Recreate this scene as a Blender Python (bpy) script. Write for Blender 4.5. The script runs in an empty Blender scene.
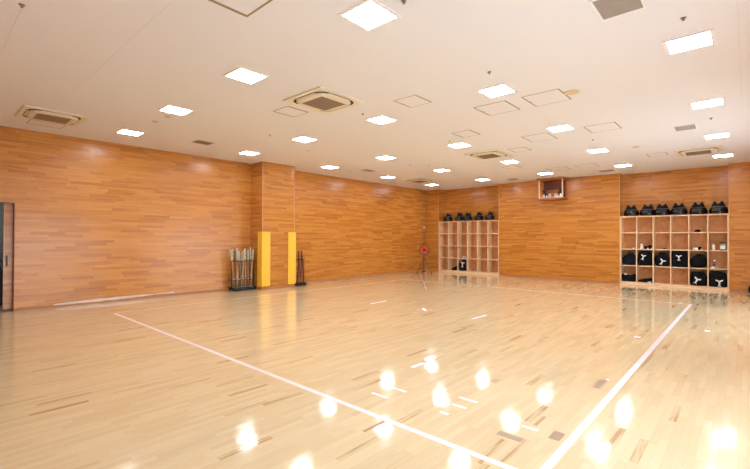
import bpy, bmesh, math, random
from mathutils import Vector, Matrix, noise
random.seed(7)
C = bpy.context.scene.collection
PI = math.pi

# ------------------------------------------------------------------ materials
def mat(name):
    m = bpy.data.materials.new(name); m.use_nodes = True
    return m, m.node_tree.nodes, m.node_tree.links, m.node_tree.nodes['Principled BSDF']

def plain(name, col, rough=0.5, metal=0.0, spec=0.5, bump=0.0, bscale=60, var=0.0):
    m, N, L, b = mat(name)
    b.inputs['Base Color'].default_value = (*col, 1)
    b.inputs['Roughness'].default_value = rough
    b.inputs['Metallic'].default_value = metal
    b.inputs['Specular IOR Level'].default_value = spec
    if bump or var:
        tc = N.new('ShaderNodeTexCoord'); nz = N.new('ShaderNodeTexNoise')
        nz.inputs['Scale'].default_value = bscale; nz.inputs['Detail'].default_value = 4
        L.new(tc.outputs['Object'], nz.inputs['Vector'])
        if bump:
            bp = N.new('ShaderNodeBump'); bp.inputs['Strength'].default_value = bump
            bp.inputs['Distance'].default_value = 0.01
            L.new(nz.outputs['Fac'], bp.inputs['Height']); L.new(bp.outputs['Normal'], b.inputs['Normal'])
        if var:
            r = N.new('ShaderNodeValToRGB')
            r.color_ramp.elements[0].position = 0.3; r.color_ramp.elements[1].position = 0.7
            r.color_ramp.elements[0].color = (*[c * (1 - var) for c in col], 1)
            r.color_ramp.elements[1].color = (*[min(1, c * (1 + var)) for c in col], 1)
            L.new(nz.outputs['Fac'], r.inputs['Fac']); L.new(r.outputs['Color'], b.inputs['Base Color'])
    return m

def emis(name, col, s):
    m, N, L, b = mat(name)
    b.inputs['Base Color'].default_value = (0.9, 0.9, 0.9, 1)
    b.inputs['Emission Color'].default_value = (*col, 1)
    b.inputs['Emission Strength'].default_value = s
    return m

def planks(name, width, length, stops, rough, axis, grain=0.25, tilt=0.004, gap_dark=0.75, gap=0.03, rough_var=0.0, coat=0.0):
    """strip boards; axis 'floor': strips along Y. axis 'wall': strips horizontal, stacked in Z, running along x+y"""
    m, N, L, b = mat(name)
    def math_(op, a, bb=None, c=None):
        n = N.new('ShaderNodeMath'); n.operation = op
        for i, v in enumerate((a, bb, c)):
            if v is None: continue
            if isinstance(v, (int, float)): n.inputs[i].default_value = v
            else: L.new(v, n.inputs[i])
        return n.outputs[0]
    geo = N.new('ShaderNodeNewGeometry'); sep = N.new('ShaderNodeSeparateXYZ')
    L.new(geo.outputs['Position'], sep.inputs[0])
    X, Y, Z = sep.outputs
    if axis == 'floor': across, along = X, Y
    else: across, along = Z, math_('ADD', X, Y)
    ac = math_('DIVIDE', across, width)
    row = math_('FLOOR', ac)
    wn = N.new('ShaderNodeTexWhiteNoise'); wn.noise_dimensions = '1D'; L.new(row, wn.inputs['W'])
    al = math_('ADD', math_('DIVIDE', along, length), math_('MULTIPLY', wn.outputs['Value'], 17.3))
    cell = math_('FLOOR', al)
    cmb = N.new('ShaderNodeCombineXYZ'); L.new(row, cmb.inputs[0]); L.new(cell, cmb.inputs[1])
    w2 = N.new('ShaderNodeTexWhiteNoise'); w2.noise_dimensions = '2D'; L.new(cmb.outputs[0], w2.inputs['Vector'])
    # grain
    gv = N.new('ShaderNodeCombineXYZ')
    L.new(math_('MULTIPLY', across, 1 / width * 2.6), gv.inputs[0])
    L.new(math_('MULTIPLY', along, 1.6 if axis == 'floor' else 1.3), gv.inputs[1])
    L.new(math_('MULTIPLY', w2.outputs['Value'], 40.0), gv.inputs[2])
    gn = N.new('ShaderNodeTexNoise'); gn.inputs['Scale'].default_value = 1.0; gn.inputs['Detail'].default_value = 4
    gn.inputs['Roughness'].default_value = 0.6
    L.new(gv.outputs[0], gn.inputs['Vector'])
    t = math_('ADD', w2.outputs['Value'], math_('MULTIPLY', math_('SUBTRACT', gn.outputs['Fac'], 0.5), grain * 4))
    ramp = N.new('ShaderNodeValToRGB'); cr = ramp.color_ramp
    while len(cr.elements) > 1: cr.elements.remove(cr.elements[-1])
    cr.elements[0].position = stops[0][0]; cr.elements[0].color = (*stops[0][1], 1)
    for p, c in stops[1:]:
        e = cr.elements.new(p); e.color = (*c, 1)
    L.new(t, ramp.inputs['Fac'])
    # joints
    fr = math_('FRACT', ac); j1 = math_('LESS_THAN', fr, gap)
    fl = math_('FRACT', al); j2 = math_('LESS_THAN', fl, gap * width / length * 0.8)
    j = math_('MAXIMUM', j1, j2)
    mx = N.new('ShaderNodeMix'); mx.data_type = 'RGBA'; mx.blend_type = 'MULTIPLY'
    L.new(j, mx.inputs['Factor']); L.new(ramp.outputs['Color'], mx.inputs['A'])
    mx.inputs['B'].default_value = (gap_dark, gap_dark * .93, gap_dark * .85, 1)
    L.new(mx.outputs['Result'], b.inputs['Base Color'])
    # every board sits at a minutely different tilt
    s3 = N.new('ShaderNodeVectorMath'); s3.operation = 'SUBTRACT'; L.new(w2.outputs['Color'], s3.inputs[0])
    s3.inputs[1].default_value = (.5, .5, .5)
    sc = N.new('ShaderNodeVectorMath'); sc.operation = 'SCALE'; L.new(s3.outputs[0], sc.inputs[0]); sc.inputs['Scale'].default_value = tilt
    ad = N.new('ShaderNodeVectorMath'); ad.operation = 'ADD'; L.new(geo.outputs['Normal'], ad.inputs[0]); L.new(sc.outputs[0], ad.inputs[1])
    nm = N.new('ShaderNodeVectorMath'); nm.operation = 'NORMALIZE'; L.new(ad.outputs[0], nm.inputs[0])
    L.new(nm.outputs[0], b.inputs['Normal']); L.new(nm.outputs[0], b.inputs['Coat Normal'])
    if rough_var:
        rr = math_('ADD', rough, math_('MULTIPLY', w2.outputs['Value'], rough_var)); L.new(rr, b.inputs['Roughness'])
    else: b.inputs['Roughness'].default_value = rough
    b.inputs['Coat Weight'].default_value = coat; b.inputs['Coat IOR'].default_value = 1.45; b.inputs['Specular IOR Level'].default_value = .25 if axis == 'floor' else .12; b.inputs['Coat Roughness'].default_value = rough + (.02 if axis == 'floor' else 0)
    return m

M = {}
M['floor'] = planks('maple_floor', 0.055, 0.42,
    [(-0.25, (.55, .37, .18)), (-0.01, (.64, .49, .27)), (0.03, (.74, .615, .38)), (0.5, (.775, .655, .41)), (1.1, (.805, .69, .445))],
    0.065, 'floor', grain=0.06, tilt=0.011, gap_dark=0.92, gap=0.035, rough_var=0.05, coat=.5)
WALL = [(-0.3, (.43, .155, .026)), (0.2, (.51, .20, .033)), (0.6, (.55, .225, .037)), (1.2, (.61, .27, .053))]
M['wall'] = planks('wood_wall', 0.062, 0.6, WALL, 0.27, 'wall', grain=0.62, tilt=0.03, gap_dark=0.92, gap=0.05, coat=1.0)
M['wall_trim'] = plain('wall_trim', (.62, .33, .15), 0.4, var=.1, bscale=8)
M['base'] = plain('base_trim', (.42, .19, .075), 0.4, var=.1, bscale=8)
M['ceiling'] = plain('ceiling_white', (.765, .745, .76), 0.85, bump=.03, bscale=90)
M['joint'] = plain('ceiling_joint', (.70, .65, .61), 0.9)
M['lamp_frame'] = plain('lamp_frame', (.84, .80, .77), 0.5)
M['lamp'] = emis('lamp_diffuser', (.985, .99, 1.04), 30)
M['fill_passage'] = emis('fill_passage', (.9, 1, 1), 7)
M['ac'] = plain('cream_plastic', (.76, .68, .52), 0.45)
M['ac_dark'] = plain('dark_slot', (.03, .025, .02), 0.6)
M['grille'] = plain('brown_grille', (.30, .21, .145), 0.6, var=.2, bscale=120)
M['grille_grey'] = plain('grey_grille', (.42, .36, .31), 0.6)
M['pale_grille'] = plain('pale_grille', (.56, .53, .50), 0.6)
M['slat'] = plain('vent_slat', (.62, .54, .47), 0.5)
M['hatch_edge'] = plain('hatch_edge', (.30, .20, .10), 0.5)
M['hatch_edge_thin'] = plain('hatch_edge_thin', (.42, .32, .21), 0.5)
M['metal_small'] = plain('small_metal', (.32, .26, .2), 0.35, metal=.6)
M['beige'] = plain('beige_disc', (.66, .54, .34), 0.5)
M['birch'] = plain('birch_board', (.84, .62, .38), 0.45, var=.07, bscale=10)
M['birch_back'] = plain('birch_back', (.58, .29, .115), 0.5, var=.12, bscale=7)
M['black_cloth'] = plain('black_cloth', (.004, .0045, .007), 0.85, bump=.5, bscale=40, spec=.2)
M['navy_cloth'] = plain('navy_cloth', (.006, .008, .016), 0.9, bump=.6, bscale=30, spec=.2)
M['lacquer'] = plain('black_lacquer', (.003, .0035, .005), 0.12, spec=.5)
M['stitched'] = plain('stitched_black', (.006, .007, .010), 0.75, spec=.2, bump=.7, bscale=70)
M['stitch'] = plain('grey_stitching', (.09, .10, .115), 0.6)
M['white_print'] = plain('white_print', (.85, .86, .88), 0.6)
M['white'] = plain('white_plastic', (.82, .82, .82), 0.4)
M['line'] = plain('white_court_tape', (.88, .87, .93), 0.25)
M['line_pale'] = plain('pale_court_tape', (.80, .72, .62), 0.25)
M['tape'] = plain('white_tape', (.82, .84, .95), 0.4)
M['patch'] = plain('grey_brown_tape', (.40, .29, .20), 0.3)
M['patch_red'] = plain('red_brown_scuff', (.44, .24, .10), 0.3)
M['pad'] = plain('yellow_vinyl', (.93, .56, .05), 0.45, bump=.1, bscale=25)
M['black_metal'] = plain('black_metal', (.015, .016, .02), 0.4, metal=.3)
M['bamboo'] = plain('bamboo', (.36, .19, .085), 0.5, var=.3, bscale=20)
M['bamboo_pale'] = plain('bamboo_pale', (.50, .30, .15), 0.5, var=.25, bscale=20)
M['leather'] = plain('white_leather', (.52, .53, .42), 0.6, var=.35, bscale=14)
M['oak_dark'] = plain('dark_oak', (.15, .035, .025), 0.4, var=.2, bscale=20)
M['orange'] = plain('orange_blade', (.95, .10, .02), 0.4)
M['fan_metal'] = plain('fan_grey_metal', (.10, .09, .085), 0.4, metal=.5)
M['green'] = plain('green_leaf', (.02, .05, .025), 0.6)
M['shrine_wood'] = plain('shrine_wood', (.66, .33, .14), 0.5, var=.1, bscale=20)
M['kami_wood'] = plain('altar_shelf_wood', (.42, .15, .05), 0.45, var=.12, bscale=10)
M['clear'] = plain('clear_plastic', (.62, .56, .55), 0.1)
M['clear'].node_tree.nodes['Principled BSDF'].inputs['Transmission Weight'].default_value = .75
M['blue'] = plain('blue_label', (.06, .10, .30), 0.4)
M['greenish'] = plain('pale_green_plastic', (.30, .33, .18), 0.35, var=.3, bscale=30)
M['grey_wall'] = plain('corridor_grey', (.30, .33, .34), 0.8)
M['red_mat'] = plain('red_mat', (.35, .02, .03), 0.9, bump=.4, bscale=80)
M['green_cloth'] = plain('green_cloth', (.03, .15, .09), 0.9)
M['white_cloth'] = plain('lilac_white_cloth', (.45, .42, .52), 0.9)
M['alu'] = plain('window_frame_metal', (.55, .55, .55), 0.4, metal=.5)
M['pocket'] = plain('dark_jamb', (.26, .10, .045), 0.5)
M['streak'] = plain('pale_strip', (.80, .66, .60), 0.35)  # pale tone of the strip at the foot of the left wall
def thin_glass():
    m, N, L, b = mat('window_glass')
    t = N.new('ShaderNodeBsdfTransparent'); g = N.new('ShaderNodeBsdfGlossy'); g.inputs['Roughness'].default_value = .02
    x = N.new('ShaderNodeMixShader'); x.inputs[0].default_value = .07
    L.new(t.outputs[0], x.inputs[1]); L.new(g.outputs[0], x.inputs[2]); L.new(x.outputs[0], N['Material Output'].inputs['Surface'])
    return m
M['glass'] = thin_glass()

# ------------------------------------------------------------------ mesh helpers
def B(): return bmesh.new()
def box(bm, x0, x1, y0, y1, z0, z1, mtx=None):
    v = [bm.verts.new((x, y, z)) for x in (x0, x1) for y in (y0, y1) for z in (z0, z1)]
    for f in ((0,1,3,2),(4,6,7,5),(0,4,5,1),(2,3,7,6),(0,2,6,4),(1,5,7,3)): bm.faces.new([v[i] for i in f])
    if mtx is not None: bmesh.ops.transform(bm, matrix=mtx, verts=v)
    return v
def rings(bm, rs, cap=True, closed=False, smooth=True):
    """rs: list of loops of points, all the same count"""
    L = [[bm.verts.new(p) for p in r] for r in rs]
    n = len(L[0])
    pairs = list(zip(L, L[1:])) + ([(L[-1], L[0])] if closed else [])
    for a, b in pairs:
        for i in range(n):
            f = bm.faces.new((a[i], a[(i+1) % n], b[(i+1) % n], b[i])); f.smooth = smooth
    if cap and not closed:
        bm.faces.new(L[0][::-1]); bm.faces.new(L[-1])
def tube(bm, pts, r, n=10, cap=True):
    pts = [Vector(p) for p in pts]; rr = r if isinstance(r, (list, tuple)) else [r] * len(pts)
    out = []
    ref = None
    for i, p in enumerate(pts):
        d = (pts[min(i+1, len(pts)-1)] - pts[max(i-1, 0)]).normalized()
        if ref is None: ref = d.orthogonal().normalized()
        ref = (ref - d * ref.dot(d)).normalized(); s = d.cross(ref)
        out.append([p + (ref * math.cos(2*PI*k/n) + s * math.sin(2*PI*k/n)) * rr[i] for k in range(n)])
    rings(bm, out, cap)
def lathe(bm, prof, c=(0,0,0), n=20, cap=True, mtx=None):
    rs = [[Vector((c[0] + r*math.cos(2*PI*k/n), c[1] + r*math.sin(2*PI*k/n), c[2] + z)) for k in range(n)] for r, z in prof]
    if mtx is not None: rs = [[mtx @ p for p in r] for r in rs]
    rings(bm, rs, cap)
def torus(bm, R, r, mtx, n=28, k=6):
    rs = []
    for i in range(n):
        a = 2*PI*i/n
        rs.append([mtx @ Vector(((R + r*math.cos(2*PI*j/k))*math.cos(a), (R + r*math.cos(2*PI*j/k))*math.sin(a), r*math.sin(2*PI*j/k))) for j in range(k)])
    rings(bm, rs, cap=False, closed=True)
def prism(bm, poly, z0, z1, mtx=None):
    a = [bm.verts.new((x, y, z0)) for x, y in poly]; b = [bm.verts.new((x, y, z1)) for x, y in poly]
    bm.faces.new(a[::-1]); bm.faces.new(b); n = len(poly)
    for i in range(n): bm.faces.new((a[i], a[(i+1)%n], b[(i+1)%n], b[i]))
    if mtx is not None: bmesh.ops.transform(bm, matrix=mtx, verts=a + b)
def sgn(v, e): return math.copysign(abs(v) ** e, v)
def blob(bm, rx, ry, h, e1=.5, e2=.5, lump=.02, seed=0, nu=28, nv=16, top=None):
    """soft bag: superellipsoid with a flat underside resting on z=0, lumpy"""
    rs = []
    for j in range(nv + 1):
        ph = -PI/2 + PI * j / nv; ph = max(-PI/2 + .03, min(PI/2 - .03, ph)); ring = []
        for i in range(nu):
            th = 2*PI*i/nu
            p = Vector((rx*sgn(math.cos(ph), e1)*sgn(math.cos(th), e2), ry*sgn(math.cos(ph), e1)*sgn(math.sin(th), e2), h/2*sgn(math.sin(ph), e1)))
            d = noise.noise(p * 9 + Vector((seed*3.1, seed*1.7, 0))) + .5*noise.noise(p * 22 + Vector((0, seed, 0)))
            p += Vector((p.x, p.y, p.z)).normalized() * d * lump
            p.z += h/2
            if top: p.z *= top(p.x / rx, p.y / ry)
            p.z = max(p.z, 0.0)
            ring.append(p)
        rs.append(ring)
    rings(bm, rs)
def link(name, bm, m, parent=None, bevel=0):
    bmesh.ops.recalc_face_normals(bm, faces=bm.faces)
    if bevel:
        bmesh.ops.bevel(bm, geom=list(bm.edges), offset=bevel, segments=1, affect='EDGES')
    me = bpy.data.meshes.new(name); bm.to_mesh(me); bm.free(); me.materials.append(M[m])
    o = bpy.data.objects.new(name, me); C.objects.link(o)
    if parent: o.parent = parent
    return o
def tag(o, label, cat, group=None):
    o['label'] = label; o['category'] = cat
    if group: o['group'] = group
    return o
def thing(name, label, cat, loc=(0,0,0), rz=0, group=None):
    o = bpy.data.objects.new(name, None); C.objects.link(o); o.location = loc; o.rotation_euler = (0, 0, rz)
    o.empty_display_size = .1
    return tag(o, label, cat, group)
def dup(root, loc, rz, label, group=None):
    r = root.copy(); C.objects.link(r); r.location = loc; r.rotation_euler = (0, 0, rz); r['label'] = label
    if group: r['group'] = group
    for ch in list(root.children):
        c = ch.copy(); C.objects.link(c); c.parent = r
        for g in ch.children:
            d = g.copy(); C.objects.link(d); d.parent = c
    return r
def struct(name, bm, m, parent=None):
    o = link(name, bm, m, parent); o['kind'] = 'structure'; return o

# ------------------------------------------------------------------ setting
XL, XR, YF, YB, YA, H = -10.993, 1.0, -2.5, 15.72, 16.12, 3.7
A1, A2 = (-10.337, -7.467), (-3.174, -0.412)            # the two shelf alcoves
bm = B(); box(bm, XL-.12, XR+.15, YF-.15, YA+.15, -.1, 0); struct('floor', bm, 'floor')
bm = B(); box(bm, XL-.12, XR+.15, YF-.15, YA+.15, H, H+.12); struct('ceiling', bm, 'ceiling')
DY0, DY1, DZ = -0.35, 1.31, 2.19                        # doorway in the left wall
bm = B()
box(bm, XL-.12, XL, YF-.15, DY0, 0, H); box(bm, XL-.12, XL, DY1, YA+.15, 0, H); box(bm, XL-.12, XL, DY0, DY1, DZ, H)
struct('wall_left', bm, 'wall')
PX, PY0, PY1 = -10.364, 6.64, 7.77
bm = B(); box(bm, XL, PX, PY0, PY1, 0, H); struct('wall_pillar', bm, 'wall')
bm = B()
box(bm, XL, A1[0], YB, YA, 0, H); box(bm, A1[1], A2[0], YB, YA, 0, H); box(bm, A2[1], XR, YB, YA, 0, H)
box(bm, XL, XR, YA, YA+.15, 0, H)
struct('wall_back', bm, 'wall')
bm = B(); box(bm, XL-.12, XR+.15, YF-.15, YF, 0, H); struct('wall_front', bm, 'wall')
# right wall with its windows (beside and behind the camera)
WINS = [(-2.3, 0.3), (0.6, 5.6), (8.0, 12.6)]; WZ0, WZ1 = .12, 2.10
bm = B(); y = YF-.15
for a, b in WINS:
    box(bm, XR, XR+.15, y, a, 0, H); box(bm, XR, XR+.15, a, b, 0, WZ0); box(bm, XR, XR+.15, a, b, WZ1, H); y = b
box(bm, XR, XR+.15, y, YA+.15, 0, H)
struct('wall_right', bm, 'wall')
for n, (a, b) in enumerate(WINS, 1):
    bm = B(); f = .05
    for (y0, y1, z0, z1) in ((a, b, WZ0, WZ0+f), (a, b, WZ1-f, WZ1), (a, a+f, WZ0, WZ1), (b-f, b, WZ0, WZ1), ((a+b)/2-f/2, (a+b)/2+f/2, WZ0, WZ1)):
        box(bm, XR+.05, XR+.10, y0, y1, z0, z1)
    w = struct('window_%d' % n, bm, 'alu')
    bm = B(); box(bm, XR+.072, XR+.078, a+f, b-f, WZ0+f, WZ1-f); struct('pane', bm, 'glass', w)
bm = B(); box(bm, XR+.15, XR+3.4, YF-3, YA, 2.3, 2.42); struct('ceiling_sky_blocker', bm, 'ceiling')  # unseen overhang added outside to keep sky light off the floor
# corner trims (pale edges of the panelling)
k = 1
for (x, yy) in ((PX-.012, PY0-.004), (PX-.012, PY1-.010)):
    bm = B(); box(bm, x, x+.016, yy, yy+.014, 0, H); struct('trim_%d' % k, bm, 'wall_trim'); k += 1
for x in (A1[0]-.016, A1[1]+.0, A2[0]-.016, A2[1]+.0):
    bm = B(); box(bm, x, x+.016, YB-.004, YB+.012, 0, H); struct('trim_%d' % k, bm, 'wall_trim'); k += 1
# ceiling control joints
for (x0, x1, y0, y1) in ((-6.6, -5.16, .648, .653), (-7.6, -4.0, 1.563, 1.568), (-.068, -.063, 3.0, 8.6)):
    bm = B(); box(bm, x0, x1, y0, y1, H-.0015, H+.002); struct('trim_%d' % k, bm, 'joint'); k += 1
# baseboards
bm = B(); box(bm, XL, XL+.01, DY1+.01, PY0, 0, .05); box(bm, XL, XL+.01, PY1, YB, 0, .05); struct('baseboard_left', bm, 'base')
bm = B(); box(bm, A1[1]+.02, A2[0]-.02, YB-.01, YB, 0, .05); box(bm, A2[1]+.02, XR, YB-.01, YB, 0, .05); struct('baseboard_back', bm, 'base')
bm = B(); box(bm, PX, PX+.01, PY0+.02, PY1-.02, 0, .05); struct('baseboard_pillar', bm, 'base')
# doorway: jamb, sliding door on the far side, passage beyond
bm = B(); box(bm, XL-.125, XL+.006, DY1-.012, DY1, 0, DZ); box(bm, XL-.125, XL+.006, DY0, DY0+.012, 0, DZ); box(bm, XL-.125, XL+.006, DY0, DY1, DZ-.012, DZ)
struct('trim_%d' % k, bm, 'pocket'); k += 1
bm = B(); box(bm, XL-.18, XL-.14, 1.155, 2.15, 0.03, 2.3); d1 = struct('door_1', bm, 'wall')
bm = B(); box(bm, XL-.14, XL-.132, 1.19, 1.222, .90, 1.12); struct('door_handle', bm, 'black_metal', d1)
bm = B(); x0, x1, y0, y1 = XL-2.3, XL-.12, -1.6, 2.7
box(bm, x0-.1, x0, y0, y1, 0, 2.7); box(bm, x0, x1, y0-.1, y0, 0, 2.7); box(bm, x0, x1, y1, y1+.1, 0, 2.7); box(bm, x0-.1, x1, y0-.1, y1+.1, 2.7, 2.8)
struct('wall_passage', bm, 'grey_wall')
bm = B(); box(bm, x0-.1, x1, y0-.1, y1+.1, -.1, 0); struct('floor_passage', bm, 'grey_wall')
bm = B(); box(bm, x0+.1, XL-.19, -.3, 1.14, 0, .012)
tag(link('door_mat', bm, 'red_mat'), 'red mat on the floor just inside the doorway at the far left', 'mat')
t = thing('passage_fill_lamp', 'unseen lamp added to brighten the passage beyond the left doorway', 'ceiling lamp', (-12.2, .6, 2.7))  # added out of sight so the passage is not black
bm = B(); box(bm, -.3, .3, -.3, .3, -.02, 0); link('housing', bm, 'lamp_frame', t)
bm = B(); box(bm, -.27, .27, -.27, .27, -.026, -.02); link('diffuser', bm, 'fill_passage', t)
t = thing('side_cabinet', 'black low cabinet glimpsed through the left doorway', 'cabinet', (-12.35, 1.03, 0.012))
bm = B(); box(bm, -.3, .3, -.25, .25, .06, .74); link('body', bm, 'black_metal', t, .01)
bm = B(); box(bm, .3, .315, -.24, -.005, .09, .72); link('door', bm, 'black_metal', t)
bm = B(); box(bm, .3, .315, .005, .24, .09, .72); link('door', bm, 'black_metal', t)
bm = B(); box(bm, -.28, .28, -.23, .23, 0, .06); link('base', bm, 'black_metal', t)
bm = B(); blob(bm, .24, .2, .24, .6, .6, .03, 3); o = link('folded_cloth', bm, 'white_cloth'); o.location = (-12.33, 1.05, .752)
tag(o, 'pale lilac cloth piled on the black cabinet through the left doorway', 'cloth')
bm = B(); blob(bm, .2, .17, .2, .6, .6, .03, 8); o = link('cloth_bag', bm, 'green_cloth'); o.location = (-12.35, 1.05, .985)
tag(o, 'green cloth bag lying on the pale cloth through the left doorway', 'bag')
# thin pale strip with a wavy outline along the foot of the left wall
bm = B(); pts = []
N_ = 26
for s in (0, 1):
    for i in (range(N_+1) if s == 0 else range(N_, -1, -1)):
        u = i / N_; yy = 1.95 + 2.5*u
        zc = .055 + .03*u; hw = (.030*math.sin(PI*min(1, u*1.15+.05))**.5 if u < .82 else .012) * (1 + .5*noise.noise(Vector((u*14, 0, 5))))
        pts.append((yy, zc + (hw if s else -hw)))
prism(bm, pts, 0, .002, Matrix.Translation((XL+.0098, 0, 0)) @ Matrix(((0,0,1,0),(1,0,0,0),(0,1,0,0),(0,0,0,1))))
tag(link('foot_strip', bm, 'streak'), 'long pale strip along the foot of the left wall', 'tape strip')

# ------------------------------------------------------------------ ceiling lamps
LX0, LY0, LDX, LDY = -9.637, 2.974, 2.289, 2.792
def ring_sq(bm, a, b, z0, z1, ay=None, by=None):
    ay = ay or a; by = by or b
    box(bm, -a, a, -ay, -by, z0, z1); box(bm, -a, a, by, ay, z0, z1); box(bm, -a, -b, -by, by, z0, z1); box(bm, b, a, -by, by, z0, z1)
lamp0 = thing('ceiling_lamp', 'x', 'ceiling lamp', (0, 0, H))
bm = B(); ring_sq(bm, .225, .190, -.008, 0); link('frame', bm, 'lamp_frame', lamp0)
bm = B(); box(bm, -.190, .190, -.190, .190, -.004, -.001); link('diffuser', bm, 'lamp', lamp0)
rowname = ['in the row nearest the left wall', 'in the second row from the left wall', 'in the middle row of five', 'in the fourth row from the left wall', 'in the rightmost row']
posname = ['nearest the camera', 'second from the camera', 'third from the camera', 'fourth from the camera', 'farthest from the camera']
for i in range(5):
    for j in range(0, 5):
        lab = 'square ceiling lamp %s, %s' % (rowname[i], posname[j])
        if i == 4:
            lab = 'square ceiling lamp in the rightmost row, ' + {0: 'above the camera', 1: 'nearest of the four in view', 2: 'second of the four in view', 3: 'third of the four in view', 4: 'closest to the back wall'}[j]
        loc = (LX0 + i*LDX, LY0 + j*LDY, H)
        if (i, j) == (0, 0): lamp0.location = loc; lamp0['label'] = lab; lamp0['group'] = 'square ceiling lamps'
        else: dup(lamp0, loc, 0, lab, 'square ceiling lamps')

# ------------------------------------------------------------------ air conditioner cassettes
def sq_ring(bm, r0, r1, z00, z10, z01, z11, n=48, e=.42):
    """rounded-square tube ring: inner half-size r0, outer r1, with bottom/top heights"""
    rs = []
    for i in range(n):
        a = 2*PI*i/n; c, s = sgn(math.cos(a), e), sgn(math.sin(a), e)
        rs.append([Vector((r0*c, r0*s, z00)), Vector((r1*c, r1*s, z01)), Vector((r1*c, r1*s, z11)), Vector((r0*c, r0*s, z10))])
    rings(bm, rs, cap=False, closed=True)
def cassette():
    t = thing('air_conditioner', 'x', 'air conditioner', (0, 0, H), 0, 'ceiling air conditioner cassettes')
    bm = B(); box(bm, -.46, .46, -.46, .46, -.022, 0); link('outer_panel', bm, 'ac', t, .004)
    bm = B(); sq_ring(bm, .355, .392, -.026, -.02, -.026, -.02); link('air_slot', bm, 'ac_dark', t)
    bm = B(); sq_ring(bm, .27, .355, -.05, -.02, -.032, -.02); link('inner_panel', bm, 'ac', t)
    bm = B(); box(bm, -.285, .285, -.285, .285, -.050, -.02); link('grille_frame', bm, 'ac', t, .004)
    bm = B(); box(bm, -.245, .245, -.245, .245, -.0525, -.049)
    for q in range(16):
        v = -.235 + q*.0313
        box(bm, -.245, .245, v-.004, v+.004, -.056, -.052)
    link('intake_grille', bm, 'grille', t)
    for sx, sy, rz in ((1,0,0), (-1,0,0), (0,1,1), (0,-1,1)):
        bm = B()
        if rz: box(bm, -.22, .22, sy*.372-.010, sy*.372+.010, -.034, -.024)
        else: box(bm, sx*.372-.010, sx*.372+.010, -.22, .22, -.034, -.024)
        link('louver', bm, 'ac', t)
    return t
ac = cassette()
ACS = [(-9.39, 1.62, 'cream four-way air conditioner in the ceiling near the left wall above the doorway'),
       (-5.04, 4.34, 'large cream four-way air conditioner in the ceiling nearest the room centre'),
       (-5.03, 9.98, 'cream four-way air conditioner in the ceiling above the room centre, half way back'),
       (-.91, 13.0, 'cream four-way air conditioner in the ceiling in front of the right cubby shelf'),
       (-9.24, 12.75, 'cream four-way air conditioner in the ceiling of the far left corner')]
for n, (x, y, lab) in enumerate(ACS):
    if n == 0: ac.location = (x, y, H); ac['label'] = lab
    else: dup(ac, (x, y, H), 0, lab)

# ------------------------------------------------------------------ access hatches
def hatch(x, y, sx, sy, lab, edge='hatch_edge_thin', w=.010, knob=True, strong=None):
    t = thing('access_hatch', lab, 'access hatch', (x, y, H), 0, 'ceiling access hatches')
    a, b = sx/2, sy/2
    bm = B(); box(bm, -a+w, a-w, -b+w, b-w, -.003, 0); link('panel', bm, 'ceiling', t)
    bm = B(); box(bm, -a, a, -b, -b+w, -.005, 0); link('edge_rail', bm, edge, t); bm = B(); box(bm, -a, a, b-w, b, -.005, 0); link('edge_rail', bm, edge, t)
    q = w*1.7
    for xa in (-a, a-q):
        bm = B(); box(bm, xa, xa+q, -b+w, b-w, -.006, 0); link('side_rail', bm, 'hatch_edge', t)
    if knob:
        bm = B(); lathe(bm, [(.012, 0), (.012, .006), (.006, .009)], (-a+.03, 0, -.012), 10); link('latch', bm, 'metal_small', t)
HS = [(-3.39, 1.87, .62, .62, 'large framed access hatch cut off by the top edge of the picture', 'hatch_edge', .022),
 (-5.91, 4.34, .43, .45, 'square access hatch beside the large central air conditioner, on its left'),
 (-3.99, 5.31, .43, .45, 'square access hatch alone to the right of the central air conditioner'),
 (-3.14, 6.54, .56, .6, 'large access hatch just behind the bright lamp, left one of the near pair'),
 (-2.33, 6.57, .56, .61, 'large access hatch beside the round speaker, right one of the near pair'),
 (-4.39, 7.70, .42, .48, 'small access hatch in front of the half-way air conditioner'),
 (-3.36, 9.04, .56, .64, 'access hatch left of the middle lamp, left one of the mid-depth pair'),
 (-2.12, 9.04, .55, .60, 'access hatch right of the middle lamp, right one of the mid-depth pair'),
 (-4.18, 9.95, .42, .48, 'small access hatch just right of the half-way air conditioner'),
 (-5.40, 12.25, .42, .50, 'small faint access hatch in front of the middle of the back wall, leftmost there'),
 (-4.40, 13.48, .56, .62, 'access hatch in front of the altar shelf, left one of the far pair'),
 (-3.58, 13.48, .53, .64, 'access hatch in front of the altar shelf, right one of the far pair'),
 (-1.74, 12.86, .42, .50, 'small access hatch left of the air conditioner before the right shelf'),
 (-10.14, 1.66, .42, .55, 'access hatch between the left air conditioner and the left wall')]
for h in HS: hatch(*h)

# ------------------------------------------------------------------ vents, speakers, detectors, sprinklers
def vent(x, y, sx, sy, lab, grille='grille_grey', frame='slat'):
    t = thing('ceiling_vent', lab, 'air vent', (x, y, H), 0, 'ceiling air vents')
    a, b = sx/2, sy/2
    bm = B(); ring_sq(bm, a, a-.02, -.01, 0, b, b-.02); link('frame', bm, frame, t)
    bm = B(); box(bm, -a+.02, a-.02, -b+.02, b-.02, -.003, 0); link('backing', bm, grille, t)
    bm = B(); n = int(sy/.028)
    for q in range(n):
        v = -b + .03 + q*(sy-.06)/(n-1); box(bm, -a+.02, a-.02, v-.004, v+.004, -.008, -.003)
    link('slats', bm, grille, t)
vent(-9.35, 4.40, .36, .40, 'brown square air vent in the ceiling near the left wall', 'grille')
vent(-.895, 4.37, .38, .46, 'large grey-brown square air vent at the top edge of the picture', 'grille_grey', 'lamp_frame')
vent(-.91, 10.1, .36, .44, 'light grey square air vent between the lamps of the rightmost rows', 'pale_grille', 'lamp_frame')
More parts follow.
